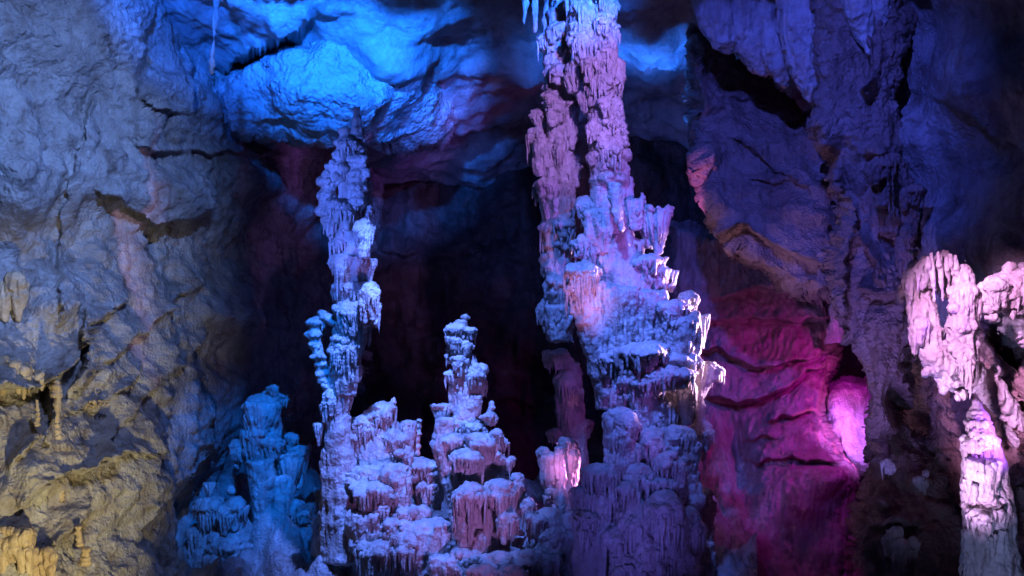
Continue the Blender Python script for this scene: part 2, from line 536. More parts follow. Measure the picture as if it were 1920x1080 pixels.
ceil_, ceilD = sheet('cave_ceiling', (150, 1720, -150, 360), 2.8,
    [(150, -150, 12.6), (150, 60, 14.2), (150, 330, 18.0), (500, -150, 11.2), (500, 60, 13.9), (500, 330, 20.5), (800, -150, 10.6), (800, 40, 14.2), (800, 200, 16.4), (800, 340, 20.5),
     (1100, -150, 10.4), (1100, 40, 14.4), (1150, 200, 18.5), (1100, 350, 21.5), (1400, -150, 10.2), (1400, 20, 13.0), (1400, 250, 19.0), (1720, -150, 9.0), (1720, 20, 11.2), (1720, 300, 17.0)], M_CEIL,
    feats=[('ledge', [(170, 40), (215, 112), (300, 132), (385, 160), (430, 120), (530, 72), (600, 40)], 0.8, 90, 60),
           ('bump', 750, 110, 120, 40, 0.7, 20), ('bump', 900, 230, 90, 70, 0.6, 0), ('bump', 700, 200, 90, 80, 0.7, 0), ('bump', 1230, 90, 60, 50, 0.6, 0), ('ledge', [(1150, 130), (1220, 115), (1300, 125)], 0.8, 50, 40)],
    noise=[('fbm', 0.45, 0.42), ('ridge', 0.9, 0.05), ('billow', 1.7, 0.045), ('fbm', 3.4, 0.045), ('billow', 8.0, 0.014)],
    label='folded pale rock ceiling washed with blue light', kind='structure')

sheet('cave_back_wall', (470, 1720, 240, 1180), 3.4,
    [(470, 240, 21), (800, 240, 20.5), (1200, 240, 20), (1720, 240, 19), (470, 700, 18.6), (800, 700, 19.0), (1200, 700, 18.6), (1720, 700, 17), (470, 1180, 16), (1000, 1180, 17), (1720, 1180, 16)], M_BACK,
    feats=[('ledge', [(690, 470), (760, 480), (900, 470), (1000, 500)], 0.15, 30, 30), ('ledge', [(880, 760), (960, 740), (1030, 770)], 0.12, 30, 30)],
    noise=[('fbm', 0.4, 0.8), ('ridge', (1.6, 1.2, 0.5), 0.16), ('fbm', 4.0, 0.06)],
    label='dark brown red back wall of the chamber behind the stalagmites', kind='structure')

sheet('hanging_boulder', (370, 870, 40, 320), 2.2,
    [(380, 200, 13.9), (420, 130, 14.4), (420, 270, 14.6), (560, 70, 14.2), (560, 180, 13.6), (560, 290, 15.0), (700, 60, 14.6), (700, 180, 14.2), (720, 300, 15.6), (860, 150, 16.2), (860, 280, 17.2)], M_SLAB,
    feats=[('ledge', [(430, 225), (480, 232), (560, 222)], 0.10, 12, 10), ('ledge', [(400, 252), (480, 262), (600, 268)], 0.22, 12, 14), ('bump', 690, 190, 60, 60, 0.35, 0), ('bump', 780, 150, 50, 40, 0.35, 0)],
    noise=[('fbm', 0.8, 0.22), ('billow', 2.6, 0.05), ('fbm', 7.0, 0.025), ('billow', 13.0, 0.016)],
    poly=[(392, 205), (396, 165), (420, 140), (490, 120), (545, 88), (610, 74), (700, 62), (800, 70), (870, 120), (880, 210), (830, 262), (740, 290), (620, 282), (540, 274), (450, 268), (408, 242)],
    roll=30, thick=0.95, label='huge rounded boulder of pebbly rock hanging under the blue ceiling', cat='boulder')

# right hand side
sheet('rock_slab', (1275, 1580, 50, 600), 2.4,
    [(1285, 100, 13.4), (1320, 330, 13.2), (1330, 440, 12.8), (1420, 150, 13.6), (1430, 300, 13.0), (1440, 480, 12.6), (1550, 250, 13.0), (1560, 420, 12.2), (1565, 580, 12.0)], M_RED,
    feats=[('ledge', [(1310, 445), (1400, 430), (1480, 470), (1560, 500)], 0.22, 30, 60), ('ledge', [(1350, 250), (1440, 310), (1540, 380)], 0.12, 40, 30), ('bump', 1340, 300, 18, 30, 0.3, 0), ('bump', 1340, 365, 16, 35, 0.3, -20),
           ('ledge', [(1340, 180), (1420, 190), (1500, 230)], 0.09, 30, 30), ('ledge', [(1380, 340), (1450, 350), (1520, 340)], 0.09, 25, 25), ('crease', [(1345, 90), (1320, 160), (1312, 230)], -0.25, 30, 20)],
    noise=[('fbm', 0.9, 0.22), ('ridge', (1.6, 1.2, 2.4), 0.08), ('fbm', 5.0, 0.04), ('billow', 10.0, 0.018)],
    poly=[(1283, 110), (1310, 75), (1345, 78), (1400, 125), (1470, 165), (1530, 205), (1560, 300), (1566, 420), (1556, 560), (1500, 545), (1420, 510), (1345, 450), (1325, 380), (1310, 280), (1295, 200)],
    roll=22, thick=1.2, label='tilted dark blue rock slab with a pink edge beside the great column', cat='rock slab')

flow, flowD = sheet('flowstone_wall', (1260, 1660, 400, 1160), 2.2,
    [(1260, 430, 16.2), (1260, 760, 15.8), (1260, 1150, 14.4), (1420, 470, 15.8), (1420, 640, 15.4), (1420, 820, 15.0), (1420, 1150, 13.6), (1560, 600, 15.0), (1560, 800, 14.6), (1570, 930, 14.2), (1580, 1150, 13.4), (1660, 800, 15.6)], M_FLOW,
    und=1.9,
    feats=[('ledge', [(1270, 610), (1400, 592), (1500, 600), (1570, 585)], 0.17, 40, 9), ('ledge', [(1270, 662), (1340, 652), (1420, 690), (1500, 672), (1575, 655)], 0.19, 40, 9),
           ('ledge', [(1300, 735), (1380, 755), (1460, 735), (1520, 690), (1575, 685)], 0.19, 40, 9), ('ledge', [(1420, 795), (1470, 780), (1545, 765)], 0.14, 24, 8), ('ledge', [(1380, 870), (1470, 862), (1590, 875)], 0.14, 30, 8),
           ('ledge', [(1380, 830), (1440, 818), (1480, 825)], 0.11, 20, 7), ('ledge', [(1330, 560), (1420, 540), (1540, 555)], 0.17, 30, 9),
           ('bump', 1500, 930, 90, 60, 0.5, 0), ('bump', 1380, 1030, 60, 90, 0.6, 0), ('bump', 1560, 900, 40, 30, 0.5, 0), ('bump', 1390, 880, 20, 80, -0.6, -10)],
    noise=[('fbm', 0.7, 0.16), ('ridge', (5.0, 4.0, 0.5), 0.035), ('ridge', (12.0, 10.0, 0.6), 0.034), ('fbm', 5.0, 0.02)],
    poly=[(1262, 420), (1500, 470), (1570, 580), (1580, 670), (1556, 715), (1546, 775), (1572, 835), (1602, 880), (1604, 930), (1586, 1000), (1585, 1160), (1262, 1160)],
    roll=16, thick=0.8, wob=3, label='magenta lit flowstone wall with wavy dark ledges', cat='flowstone wall')

sheet('niche_boulder', (1530, 1660, 690, 900), 2.0,
    [(1540, 700, 15.4), (1580, 780, 15.0), (1640, 800, 15.2), (1600, 880, 14.9), (1540, 880, 15.2)], M_FORM,
    noise=[('fbm', 1.2, 0.12), ('fbm', 5.0, 0.03)],
    poly=[(1548, 725), (1580, 706), (1650, 705), (1650, 890), (1590, 885), (1560, 840), (1542, 780)], roll=26, thick=0.6, wob=2,
    label='smooth pale boulder glowing violet inside the narrow niche', cat='boulder')

sheet('cave_wall', (1560, 2020, -120, 640), 3.0,
    [(1560, -120, 13.0), (1560, 200, 14.0), (1560, 600, 14.4), (1650, 600, 13.2), (1750, -120, 9.8), (1750, 200, 11.0), (1750, 500, 10.8), (1900, 0, 9.6), (1900, 300, 9.9), (2020, -120, 8.4), (2020, 250, 8.9), (2020, 620, 9.0)], M_WALL,
    feats=[('bump', 1800, 150, 120, 80, 0.4, 20), ('ledge', [(1620, 210), (1700, 170), (1800, 190), (1980, 330)], 0.10, 80, 60), ('bump', 1700, 260, 70, 60, 0.5, 0), ('bump', 1760, 440, 40, 60, 0.35, 0)],
    noise=[('fbm', 0.55, 0.30), ('ridge', (1.6, 1.6, 0.4), 0.035), ('fbm', 4.0, 0.03)],
    label='smooth dark blue cave wall at the upper right', kind='structure')

sheet('cave_wall', (1685, 2020, 560, 1180), 3.0,
    [(1600, 560, 14.4), (1600, 900, 14.2), (1660, 700, 13.7), (1740, 620, 11.7), (1740, 800, 11.6), (1700, 1180, 11.4), (1880, 620, 10.2), (1880, 900, 9.7), (1880, 1180, 9.2), (2020, 620, 9.0), (2020, 1180, 8.2)], M_RED,
    feats=[('crease', [(1860, 600), (1880, 760), (1960, 950)], 0.4, 60, 60), ('bump', 1720, 720, 50, 60, 0.3, 30)],
    noise=[('fbm', 0.8, 0.30), ('billow', 3.5, 0.12), ('fbm', 6.0, 0.06)],
    label='reddish brown rough cave wall below the pink arch at the right', kind='structure')

sheet('rock_pillar', (1520, 1760, -60, 830), 2.2,
    [(1545, -60, 11.2), (1545, 300, 11.4), (1590, 600, 11.2), (1640, -60, 10.8), (1620, 200, 10.9), (1640, 400, 10.7), (1660, 600, 10.6), (1660, 800, 10.8), (1740, 0, 11.0), (1720, 400, 11.1), (1740, 700, 10.9)], M_RED,
    feats=[('ledge', [(1600, 535), (1640, 545), (1700, 560)], 0.22, 20, 30), ('ledge', [(1620, 300), (1660, 290), (1690, 310)], 0.30, 30, 50), ('ledge', [(1640, 430), (1680, 440), (1720, 430)], 0.22, 30, 30), ('crease', [(1620, 40), (1640, 120), (1610, 200)], -0.3, 30, 30),
           ('crease', [(1575, 300), (1585, 480), (1600, 640), (1610, 780)], 0.25, 16, 16), ('bump', 1655, 690, 25, 70, 0.25, 0), ('bump', 1690, 770, 16, 40, -1.3, -20), ('bump', 1555, 240, 20, 50, 0.3, 0), ('crease', [(1600, 420), (1640, 490), (1660, 560)], -0.25, 16, 16),
           ('crease', [(1640, 250), (1670, 340), (1690, 440)], 0.3, 20, 30)],
    noise=[('fbm', 1.0, 0.20), ('ridge', (4.0, 3.0, 0.8), 0.07), ('billow', 6.0, 0.045), ('billow', 14.0, 0.022)],
    poly=[(1540, -60), (1535, 120), (1532, 200), (1535, 270), (1560, 305), (1570, 380), (1555, 480), (1574, 600), (1606, 665), (1624, 715), (1630, 815), (1650, 820), (1690, 800), (1720, 720), (1705, 560), (1725, 420), (1710, 250), (1700, 100), (1720, -60)],
    roll=24, thick=0.5, wob=5, label='tall rough rock pillar fused to the right wall above two small dark openings', cat='rock pillar')

sheet('flowstone_mound', (1540, 1840, 760, 1180), 2.6,
    [(1560, 1150, 11.0), (1600, 900, 11.2), (1620, 800, 11.6), (1680, 790, 11.2), (1690, 1000, 10.4), (1690, 1150, 10.0), (1790, 900, 11.0), (1820, 1150, 9.9)], M_RED,
    feats=[('ledge', [(1640, 990), (1690, 1000), (1740, 985)], 0.25, 30, 40), ('bump', 1690, 1010, 16, 22, 0.25, 0), ('bump', 1660, 950, 16, 12, 0.25, 0), ('bump', 1730, 890, 20, 16, 0.2, 0), ('bump', 1620, 880, 24, 60, 0.2, 10)],
    noise=[('fbm', 0.9, 0.25), ('ridge', (3.6, 3.0, 0.7), 0.08), ('fbm', 5.0, 0.05)],
    poly=[(1636, 806), (1680, 790), (1720, 815), (1790, 880), (1830, 960), (1835, 1180), (1580, 1180), (1600, 1040), (1616, 930), (1622, 860)],
    roll=40, thick=0.9, label='dim violet flowstone mound under the two openings at the right', cat='flowstone mound')

floor_, floorD = sheet('cave_floor', (300, 1420, 900, 1240), 3.0,
    [(300, 1240, 9.4), (300, 960, 14.5), (500, 1240, 10.2), (500, 1000, 14.0), (440, 920, 16.0), (620, 1040, 13.6), (620, 920, 16.5), (800, 1240, 10.4), (850, 1040, 13.4), (900, 930, 15.5), (1150, 1040, 13.4), (1150, 1240, 10.4), (1150, 920, 16.0), (1400, 1240, 9.4), (1400, 1040, 13.4), (1400, 920, 16.0)], M_WALL,
    noise=[('fbm', 0.8, 0.5), ('billow', 2.2, 0.25), ('fbm', 5.0, 0.07)],
    label='dark uneven cave floor under the stalagmites', kind='structure')
base_floor = bpy.data.meshes.new('cave_floor')
base_floor.from_pydata([(-14, -4, -0.6), (14, -4, -0.6), (14, 24, -0.6), (-14, 24, -0.6)], [], [(0, 1, 2, 3)])
put('cave_floor', base_floor, M_WALL, label='dark cave floor in front of the formations', kind='structure')

# ------------------------------------------------------------------ dripstone parts
def cap_shape(M, c, R, H, rnd, drip=1.0, ry=0.85):
    H = max(H, R * 0.5)
    subs = [(0.0, 0.0, 0.80, 0.0, 1.0)]
    for _ in range(rnd.choice((2, 3, 3, 4))):
        a = rnd.uniform(-0.2, 3.35)
        q = rnd.uniform(0.42, 0.62)
        subs.append((q * math.cos(a), -q * ry * math.sin(a), rnd.uniform(0.36, 0.56), -rnd.uniform(0.0, 0.42), rnd.uniform(0.6, 1.0)))
    if rnd.random() < 0.5:
        subs[0] = (rnd.uniform(-0.15, 0.15), 0.0, 0.74, -0.04, 1.0)
    for k, (ox, oy, rr, oz, hs) in enumerate(subs):
        r, h = R * rr, H * hs
        x, y, z = c[0] + ox * R, c[1] + oy * R, c[2] + oz * H
        prof = [(0.22, 0.0), (0.5, -0.05), (0.76, -0.13), (0.93, -0.22), (1.0, -0.32), (0.84, -0.40), (0.56, -0.47), (0.46, -0.8), (0.40, -1.0)]
        M.lathe((x, y, z), prof, r, h, rnd, ry, 22, 0.17, tilt=rnd.uniform(-0.22, 0.22))
        for _ in range(rnd.randint(2, 4)):
            a, q = rnd.uniform(-0.3, 3.45), rnd.uniform(0.3, 0.95)
            s = rnd.uniform(0.2, 0.36) * r
            M.ell((x + q * r * math.cos(a), y - q * r * ry * math.sin(a), z - (0.05 + 0.25 * q * q) * h), s, s, s * rnd.uniform(0.5, 1.0))
        n = max(5, min(26, int(3.9 * r / 0.042)))
        for i in range(n):
            if rnd.random() < 0.15:
                continue
            a = -0.4 + 3.95 * (i + rnd.uniform(0.1, 0.9)) / n
            q = rnd.uniform(0.84, 0.99)
            r0 = rnd.uniform(0.035, 0.09) * r + 0.009
            z0 = -rnd.uniform(0.22, 0.34) * h
            z1 = min(-rnd.uniform(0.5, 0.7 + 0.9 * rnd.random() ** 2) * h * drip, z0 - 0.05)
            p = lambda t, q2: (x + q2 * r * math.cos(a), y - q2 * r * ry * math.sin(a), z + z0 + (z1 - z0) * t)
            M.drip([p(0, q * 0.9), p(0.15, q), p(0.45, q * 0.98), p(0.8, q * 0.95), p(1, q * 0.94)], [r0 * 1.7, r0 * 1.35, r0, r0 * 0.6, r0 * 0.2])

def drape_shape(M, c, R, H, rnd, ry=0.8, taper=0.72):
    prof = [(0.3, 0.0), (0.65, -0.025), (0.9, -0.07), (1.0, -0.14), (0.95, -0.35), (0.88, -0.6), (0.5 + taper * 0.4, -0.8), (taper, -1.0)]
    M.lathe(c, prof, R * 0.84, H, rnd, ry, 30, 0.09)
    n = max(8, min(24, int(3.9 * R / 0.055)))
    for i in range(n):
        a = -0.4 + 3.95 * (i + rnd.uniform(0.15, 0.85)) / n
        r0 = rnd.uniform(0.07, 0.15) * R + 0.006
        q = rnd.uniform(0.76, 0.92)
        z0, z1 = -rnd.uniform(0.0, 0.16) * H, -rnd.uniform(0.5, 1.06) * H
        k2 = q * (0.6 + 0.4 * taper)
        p = lambda k: (c[0] + (q + (k2 - q) * k) * R * math.cos(a), c[1] - (q + (k2 - q) * k) * R * ry * math.sin(a), c[2] + z0 + (z1 - z0) * k)
        M.tube([p(0), p(0.3), p(0.7), p(1)], [r0 * 0.9, r0, r0 * 0.8, r0 * 0.35], 7)
    for i in range(max(5, int(R * 34))):
        a = rnd.uniform(-0.3, 3.45)
        q = rnd.uniform(0.9, 1.0)
        r0 = rnd.uniform(0.012, 0.026)
        z0 = -rnd.uniform(0.05, 0.6) * H
        z1 = z0 - rnd.uniform(0.2, 0.6) * H
        k2 = 0.93 - 0.25 * (1 - taper)
        p = lambda k, g: (c[0] + g * R * math.cos(a), c[1] - g * R * ry * math.sin(a), c[2] + z0 + (z1 - z0) * k)
        M.drip([p(0, q * 0.9), p(0.15, q * 0.96), p(0.6, q * k2), p(1, q * k2 * 0.97)], [r0 * 1.3, r0 * 1.2, r0 * 0.9, r0 * 0.25])
    for _ in range(3):
        a, q, s = rnd.uniform(0, 3.14), rnd.uniform(0.3, 0.8), rnd.uniform(0.2, 0.35) * R
        M.ell((c[0] + q * R * math.cos(a), c[1] - q * R * ry * math.sin(a), c[2] - 0.08 * H), s, s, s * 0.6)

def cup_shape(M, c, R, H, rnd, ry=0.85):
    prof = [(0.3, -0.03), (0.75, -0.02), (0.95, 0.0), (1.0, -0.07), (0.86, -0.22), (0.62, -0.5), (0.42, -0.78), (0.28, -1.0)]
    M.lathe(c, prof, R * 0.92, H, rnd, ry)
    n = max(6, int(3.9 * R / 0.06))
    for i in range(n):
        a = -0.4 + 3.95 * (i + rnd.uniform(0.1, 0.9)) / n
        s = rnd.uniform(0.14, 0.24) * R
        M.ell((c[0] + 0.9 * R * math.cos(a), c[1] - 0.9 * R * ry * math.sin(a), c[2] - rnd.uniform(-0.02, 0.08) * H), s, s, s * rnd.uniform(0.6, 1.2))
        r0 = rnd.uniform(0.06, 0.1) * R + 0.006
        e = rnd.uniform(0.5, 0.95)
        q = lambda k: 0.92 - 0.62 * k
        p = lambda k: (c[0] + q(k) * R * math.cos(a), c[1] - q(k) * R * ry * math.sin(a), c[2] - (0.05 + k * 0.93) * H)
        M.drip([p(0), p(e * 0.5), p(e)], [r0 * 1.5, r0 * 1.1, r0 * 0.3])

def knob_shape(M, c, R, H, rnd):
    M.ell((c[0], c[1], c[2] - H * 0.45), R * 0.9, R * 0.85, H * 0.5)
    for _ in range(3):
        s = rnd.uniform(0.35, 0.55) * R
        a = rnd.uniform(0, 3.14)
        M.ell((c[0] + 0.6 * R * math.cos(a), c[1] - 0.5 * R * math.sin(a), c[2] - H * rnd.uniform(0.25, 0.7)), s, s, s)

def rings_shape(M, c0, c1, r0, r1, rnd):
    c0, c1 = np.asarray(c0), np.asarray(c1)
    ln = np.linalg.norm(c1 - c0)
    n = max(3, int(ln / (0.42 * (r0 + r1) + 0.035)))
    M.tube([c0, (c0 + c1) / 2, c1], [r0 * 0.65, (r0 + r1) * 0.35, r1 * 0.7], 9)
    for i in range(n + 1):
        k = i / n
        r = (r0 + (r1 - r0) * k) * rnd.uniform(0.82, 1.12)
        c = c0 + (c1 - c0) * k + np.array([rnd.uniform(-0.16, 0.16) * r, rnd.uniform(-0.16, 0.1) * r, 0])
        M.ell(c, r, r * 0.9, min(r * 0.62, ln / n * 0.62), 12, 7)
        for _ in range(4):
            a = rnd.uniform(0, 3.14)
            s = r * rnd.uniform(0.22, 0.4)
            M.ell((c[0] + 0.85 * r * math.cos(a), c[1] - 0.8 * r * math.sin(a), c[2] + rnd.uniform(-0.25, 0.15) * r), s, s, s)

def taper_shape(M, pts, rad, rnd, flutes=7):
    pts = [np.asarray(p) for p in pts]
    M.tube(pts, rad, 14)
    for i in range(flutes):
        a = 3.5 * (i + rnd.uniform(0.2, 0.8)) / flutes - 0.2
        off = np.array([math.cos(a), -math.sin(a) * 0.9, 0])
        M.tube([p + off * r * 0.86 for p, r in zip(pts, rad)], [max(0.008, r * rnd.uniform(0.14, 0.26)) for r in rad], 7)

NAME = {'cap': 'flowstone_cap', 'drape': 'drapery', 'cup': 'splash_cup', 'knob': 'knob', 'rings': 'ring_stack', 'taper': 'tapered_shaft', 'pend': 'hanging_cone'}

def formation(name, d, shaft, tiers, label, cat, mat=M_FORM, seed=1, vox=0.0013, group=None, relief=1.0, xoff=0, yoff=0):
    """a dripstone thing: a core shaft and the caps, curtains, cups and knobs that grow on it"""
    S = d / 1920.0
    rnd = random.Random(seed * 1000 + len(tiers))
    allx = [t[1] for t in tiers] if tiers else [shaft[0][0]]
    by = max([q[1] for q in shaft]) if shaft else max(t[2] + t[4] for t in tiers if t[0] != 'rings')
    org = P(sum(allx) / len(allx) + xoff, by + yoff, d)
    root = thing(name, org, label, cat, group)
    off = np.array([0, 0, 0.0])
    v = vox * d * 0.98
    if shaft:
        M = Mesh()
        taper_shape(M, [P(x + xoff, y + yoff, d + 0.25 * r * S) for x, y, r in shaft], [r * S for x, y, r in shaft], rnd)
        put('core_shaft', fuse(M, max(v, 0.012) * 1.6, 2, relief, org), mat, root)
    for t in tiers:
        M = Mesh()
        k = t[0]
        if k == 'rings':
            _, x, y, hw, x2, y2, hw2 = t[:7]
            dz = t[7] if len(t) > 7 else 0.0
            rings_shape(M, P(x + xoff, y + yoff, d + dz), P(x2 + xoff, y2 + yoff, d + dz), hw * S, hw2 * S, rnd)
        elif k == 'taper':
            pts = t[3]
            dz = t[4]
            taper_shape(M, [P(x + xoff, y + yoff, d + dz) for x, y, r in pts], [r * S for x, y, r in pts], rnd, 6)
        else:
            _, x, y, hw, h = t[:5]
            dz = (t[5] if len(t) > 5 else -0.25 * hw * S) + rnd.uniform(-0.09, 0.09)
            c = P(x + xoff, y + yoff, d + dz)
            R, H = hw * S, h * S
            if k == 'cap':
                cap_shape(M, c, R, H, rnd)
            elif k == 'drape':
                drape_shape(M, c, R, H, rnd)
            elif k == 'cup':
                cup_shape(M, c, R, H, rnd)
            else:
                knob_shape(M, c, R, H, rnd)
        put(NAME[k], fuse(M, v, 2, relief * min(1.0, 0.35 + (t[3] if not isinstance(t[3], list) else 30) / 45.0), org), mat, root)
    return root

# tall left stalagmite
formation('stalagmite', 12.2, [(668, 212, 5), (660, 300, 14), (652, 380, 20), (655, 450, 24), (660, 560, 27), (653, 620, 27), (642, 700, 25), (632, 770, 21), (636, 850, 24), (650, 960, 46), (660, 1040, 60)], [
    ('rings', 668, 204, 8, 676, 300, 18), ('rings', 677, 300, 19, 672, 378, 17, -0.12), ('rings', 648, 245, 13, 632, 335, 24), ('cap', 652, 258, 22, 34), ('rings', 622, 312, 16, 612, 395, 22),
    ('knob', 612, 318, 10, 20), ('knob', 604, 335, 9, 18), ('cap', 642, 370, 30, 46), ('cap', 690, 385, 14, 36), ('rings', 694, 342, 4, 691, 388, 7), ('cap', 622, 396, 22, 54), ('cap', 682, 410, 24, 66, -0.3),
    ('cap', 648, 422, 30, 60), ('cap', 640, 470, 26, 60), ('cup', 690, 487, 16, 46), ('drape', 660, 480, 30, 50), ('cap', 666, 522, 44, 62), ('cap', 693, 528, 22, 62, -0.3), ('rings', 709, 550, 5, 698, 560, 9),
    ('cap', 660, 566, 38, 60), ('cap', 654, 590, 34, 56), ('cap', 658, 614, 34, 54), ('cap', 650, 638, 30, 50), ('knob', 604, 580, 12, 16), ('rings', 610, 592, 12, 628, 604, 14), ('rings', 590, 606, 15, 596, 668, 16), ('rings', 598, 668, 14, 607, 716, 11), ('rings', 606, 712, 10, 624, 744, 13), ('cap', 600, 590, 16, 30),
    ('cap', 652, 660, 28, 56), ('drape', 648, 680, 28, 60), ('drape', 636, 705, 26, 70), ('cap', 620, 728, 18, 50), ('drape', 634, 770, 24, 80), ('cup', 598, 792, 9, 44), ('drape', 620, 838, 20, 90), ('drape', 640, 880, 22, 80)],
    'tall slender lumpy stalagmite with a pointed tip left of centre', 'stalagmite', seed=1)

formation('flowstone_terrace', 12.5, [(710, 770, 24), (715, 840, 50), (720, 900, 62), (715, 980, 72), (720, 1070, 84)], [
    ('cap', 716, 752, 32, 46), ('rings', 738, 748, 4, 734, 768, 9), ('cap', 680, 776, 40, 66), ('cap', 702, 788, 32, 52), ('drape', 655, 832, 26, 84), ('drape', 675, 820, 22, 60), ('cup', 766, 788, 14, 80), ('rings', 787, 788, 6, 780, 850, 8),
    ('cap', 738, 806, 30, 46), ('cap', 752, 832, 28, 48), ('cap', 708, 848, 30, 54), ('cap', 684, 872, 38, 52, -0.3), ('cap', 734, 866, 32, 62, -0.35), ('drape', 752, 888, 20, 96, -0.45), ('cap', 795, 858, 36, 40), ('cap', 802, 892, 32, 48),
    ('cap', 702, 904, 44, 44, -0.5), ('cap', 650, 934, 30, 84, -0.4), ('cap', 706, 934, 24, 64, -0.5), ('drape', 684, 958, 38, 66, -0.55), ('drape', 716, 966, 30, 62, -0.5), ('cap', 770, 945, 38, 56, -0.4), ('cap', 748, 968, 36, 50, -0.55),
    ('cap', 704, 1012, 46, 56, -0.75), ('cap', 758, 990, 40, 56, -0.65), ('drape', 800, 972, 56, 130, -0.5)],
    'broad terrace of pink white flowstone caps at the foot of the tall stalagmite', 'flowstone terrace', seed=2)

formation('stalagmite', 13.2, [(612, 950, 10), (606, 985, 18), (610, 1040, 24)], [
    ('cup', 598, 914, 10, 40), ('cup', 588, 942, 9, 36), ('cap', 608, 955, 22, 40), ('cap', 598, 968, 18, 36), ('knob', 584, 960, 8, 14)],
    'small knobbly stalagmite left of the flowstone terrace', 'stalagmite', seed=3)

# blue stalagmite
formation('stalagmite', 14.0, [(510, 740, 18), (495, 780, 32), (490, 830, 34), (492, 880, 24), (492, 940, 20), (492, 1010, 18)], [
    ('cap', 512, 720, 15, 18), ('cap', 495, 737, 40, 40), ('drape', 491, 752, 34, 56), ('cap', 488, 790, 44, 62), ('cap', 441, 822, 14, 40), ('cap', 457, 832, 26, 36), ('cap', 546, 812, 15, 26), ('drape', 488, 805, 34, 62),
    ('taper', 491, 0, [(488, 862, 26), (493, 905, 25), (493, 950, 19), (490, 1000, 12)], -0.2), ('cup', 560, 834, 22, 84, 0.1), ('cup', 545, 848, 30, 80, 0.0), ('drape', 530, 890, 20, 80, -0.1), ('knob', 468, 986, 9, 18), ('cap', 550, 936, 26, 40)],
    'electric blue stalagmite with a domed top and side shelves', 'stalagmite', seed=4)
formation('stalagmite', 13.8, [(395, 930, 12), (400, 980, 30), (402, 1060, 44)], [('cup', 393, 904, 11, 34), ('cap', 400, 932, 34, 60), ('drape', 385, 985, 32, 80)],
    'low dark blue stump with a small cup on top at the left', 'stalagmite', seed=5)
formation('stalagmite', 13.6, [(436, 935, 10), (440, 980, 28), (440, 1070, 46)], [('knob', 432, 911, 10, 20), ('cap', 440, 930, 34, 60), ('cap', 425, 990, 46, 60), ('drape', 420, 1035, 50, 70)],
    'low dark blue stump with a round knob beside the electric blue stalagmite', 'stalagmite', seed=6)

# middle stalagmite
formation('stalagmite', 12.2, [(866, 600, 12), (865, 660, 17), (872, 720, 16), (876, 780, 24), (884, 840, 38), (898, 900, 48), (900, 980, 52), (900, 1060, 56)], [
    ('knob', 873, 589, 11, 14), ('cap', 857, 603, 24, 32), ('cap', 880, 610, 16, 28), ('cap', 851, 626, 18, 28), ('cap', 872, 636, 17, 28), ('cap', 850, 648, 16, 28), ('cap', 862, 664, 22, 30), ('rings', 888, 668, 5, 889, 686, 8), ('cap', 890, 682, 24, 38),
    ('cap', 886, 700, 27, 46), ('cap', 853, 692, 17, 34), ('drape', 855, 716, 14, 56), ('drape', 886, 738, 18, 44), ('cup', 828, 757, 19, 56), ('rings', 923, 756, 5, 917, 780, 9), ('cap', 916, 772, 18, 26), ('cap', 868, 780, 30, 38), ('cap', 892, 788, 27, 42), ('cap', 932, 800, 18, 34),
    ('taper', 838, 0, [(832, 785, 16), (830, 830, 19), (838, 880, 17), (850, 940, 11), (858, 1000, 9)], -0.25), ('cap', 846, 812, 30, 46, -0.3), ('cap', 902, 812, 30, 40, -0.35), ('cap', 942, 822, 16, 34), ('cap', 930, 842, 20, 28), ('cap', 955, 852, 16, 32),
    ('cap', 878, 842, 36, 44, -0.45), ('cap', 935, 862, 22, 32), ('cap', 968, 886, 16, 36), ('cap', 884, 902, 34, 74, -0.55), ('cap', 940, 897, 44, 58, -0.45), ('cap', 974, 912, 14, 44), ('drape', 870, 945, 22, 76, -0.5), ('drape', 904, 950, 18, 84, -0.5),
    ('cap', 952, 958, 24, 48, -0.5), ('cap', 876, 982, 14, 40, -0.6), ('cap', 898, 992, 14, 40, -0.6)],
    'tiered stalagmite of stacked caps standing free near the middle', 'stalagmite', seed=7)

formation('flowstone_mound', 11.6, [(930, 1050, 60), (930, 1110, 90)], [
    ('cap', 868, 1026, 42, 70), ('cap', 932, 1036, 38, 64), ('cap', 986, 1032, 34, 70), ('drape', 840, 1040, 36, 80), ('cap', 905, 1055, 30, 50, -0.4), ('cap', 962, 1058, 34, 50, -0.4), ('drape', 1020, 1040, 34, 80)],
    'low flowstone mound in front of the middle stalagmite', 'flowstone mound', seed=8)
formation('flowstone_mound', 12.0, [(1020, 960, 24), (1030, 1010, 46), (1035, 1080, 60)], [
    ('cap', 990, 934, 20, 44), ('cap', 1004, 962, 26, 44), ('cap', 1030, 984, 26, 44), ('cap', 1066, 962, 20, 60), ('cap', 1072, 1000, 22, 60), ('cap', 1002, 1000, 28, 44), ('cap', 1045, 1018, 30, 50), ('cap', 1078, 1040, 22, 50), ('knob', 975, 1008, 14, 22), ('rings', 960, 985, 10, 975, 1000, 10)],
    'heap of small bluish caps between the middle stalagmite and the great column', 'flowstone mound', seed=9)

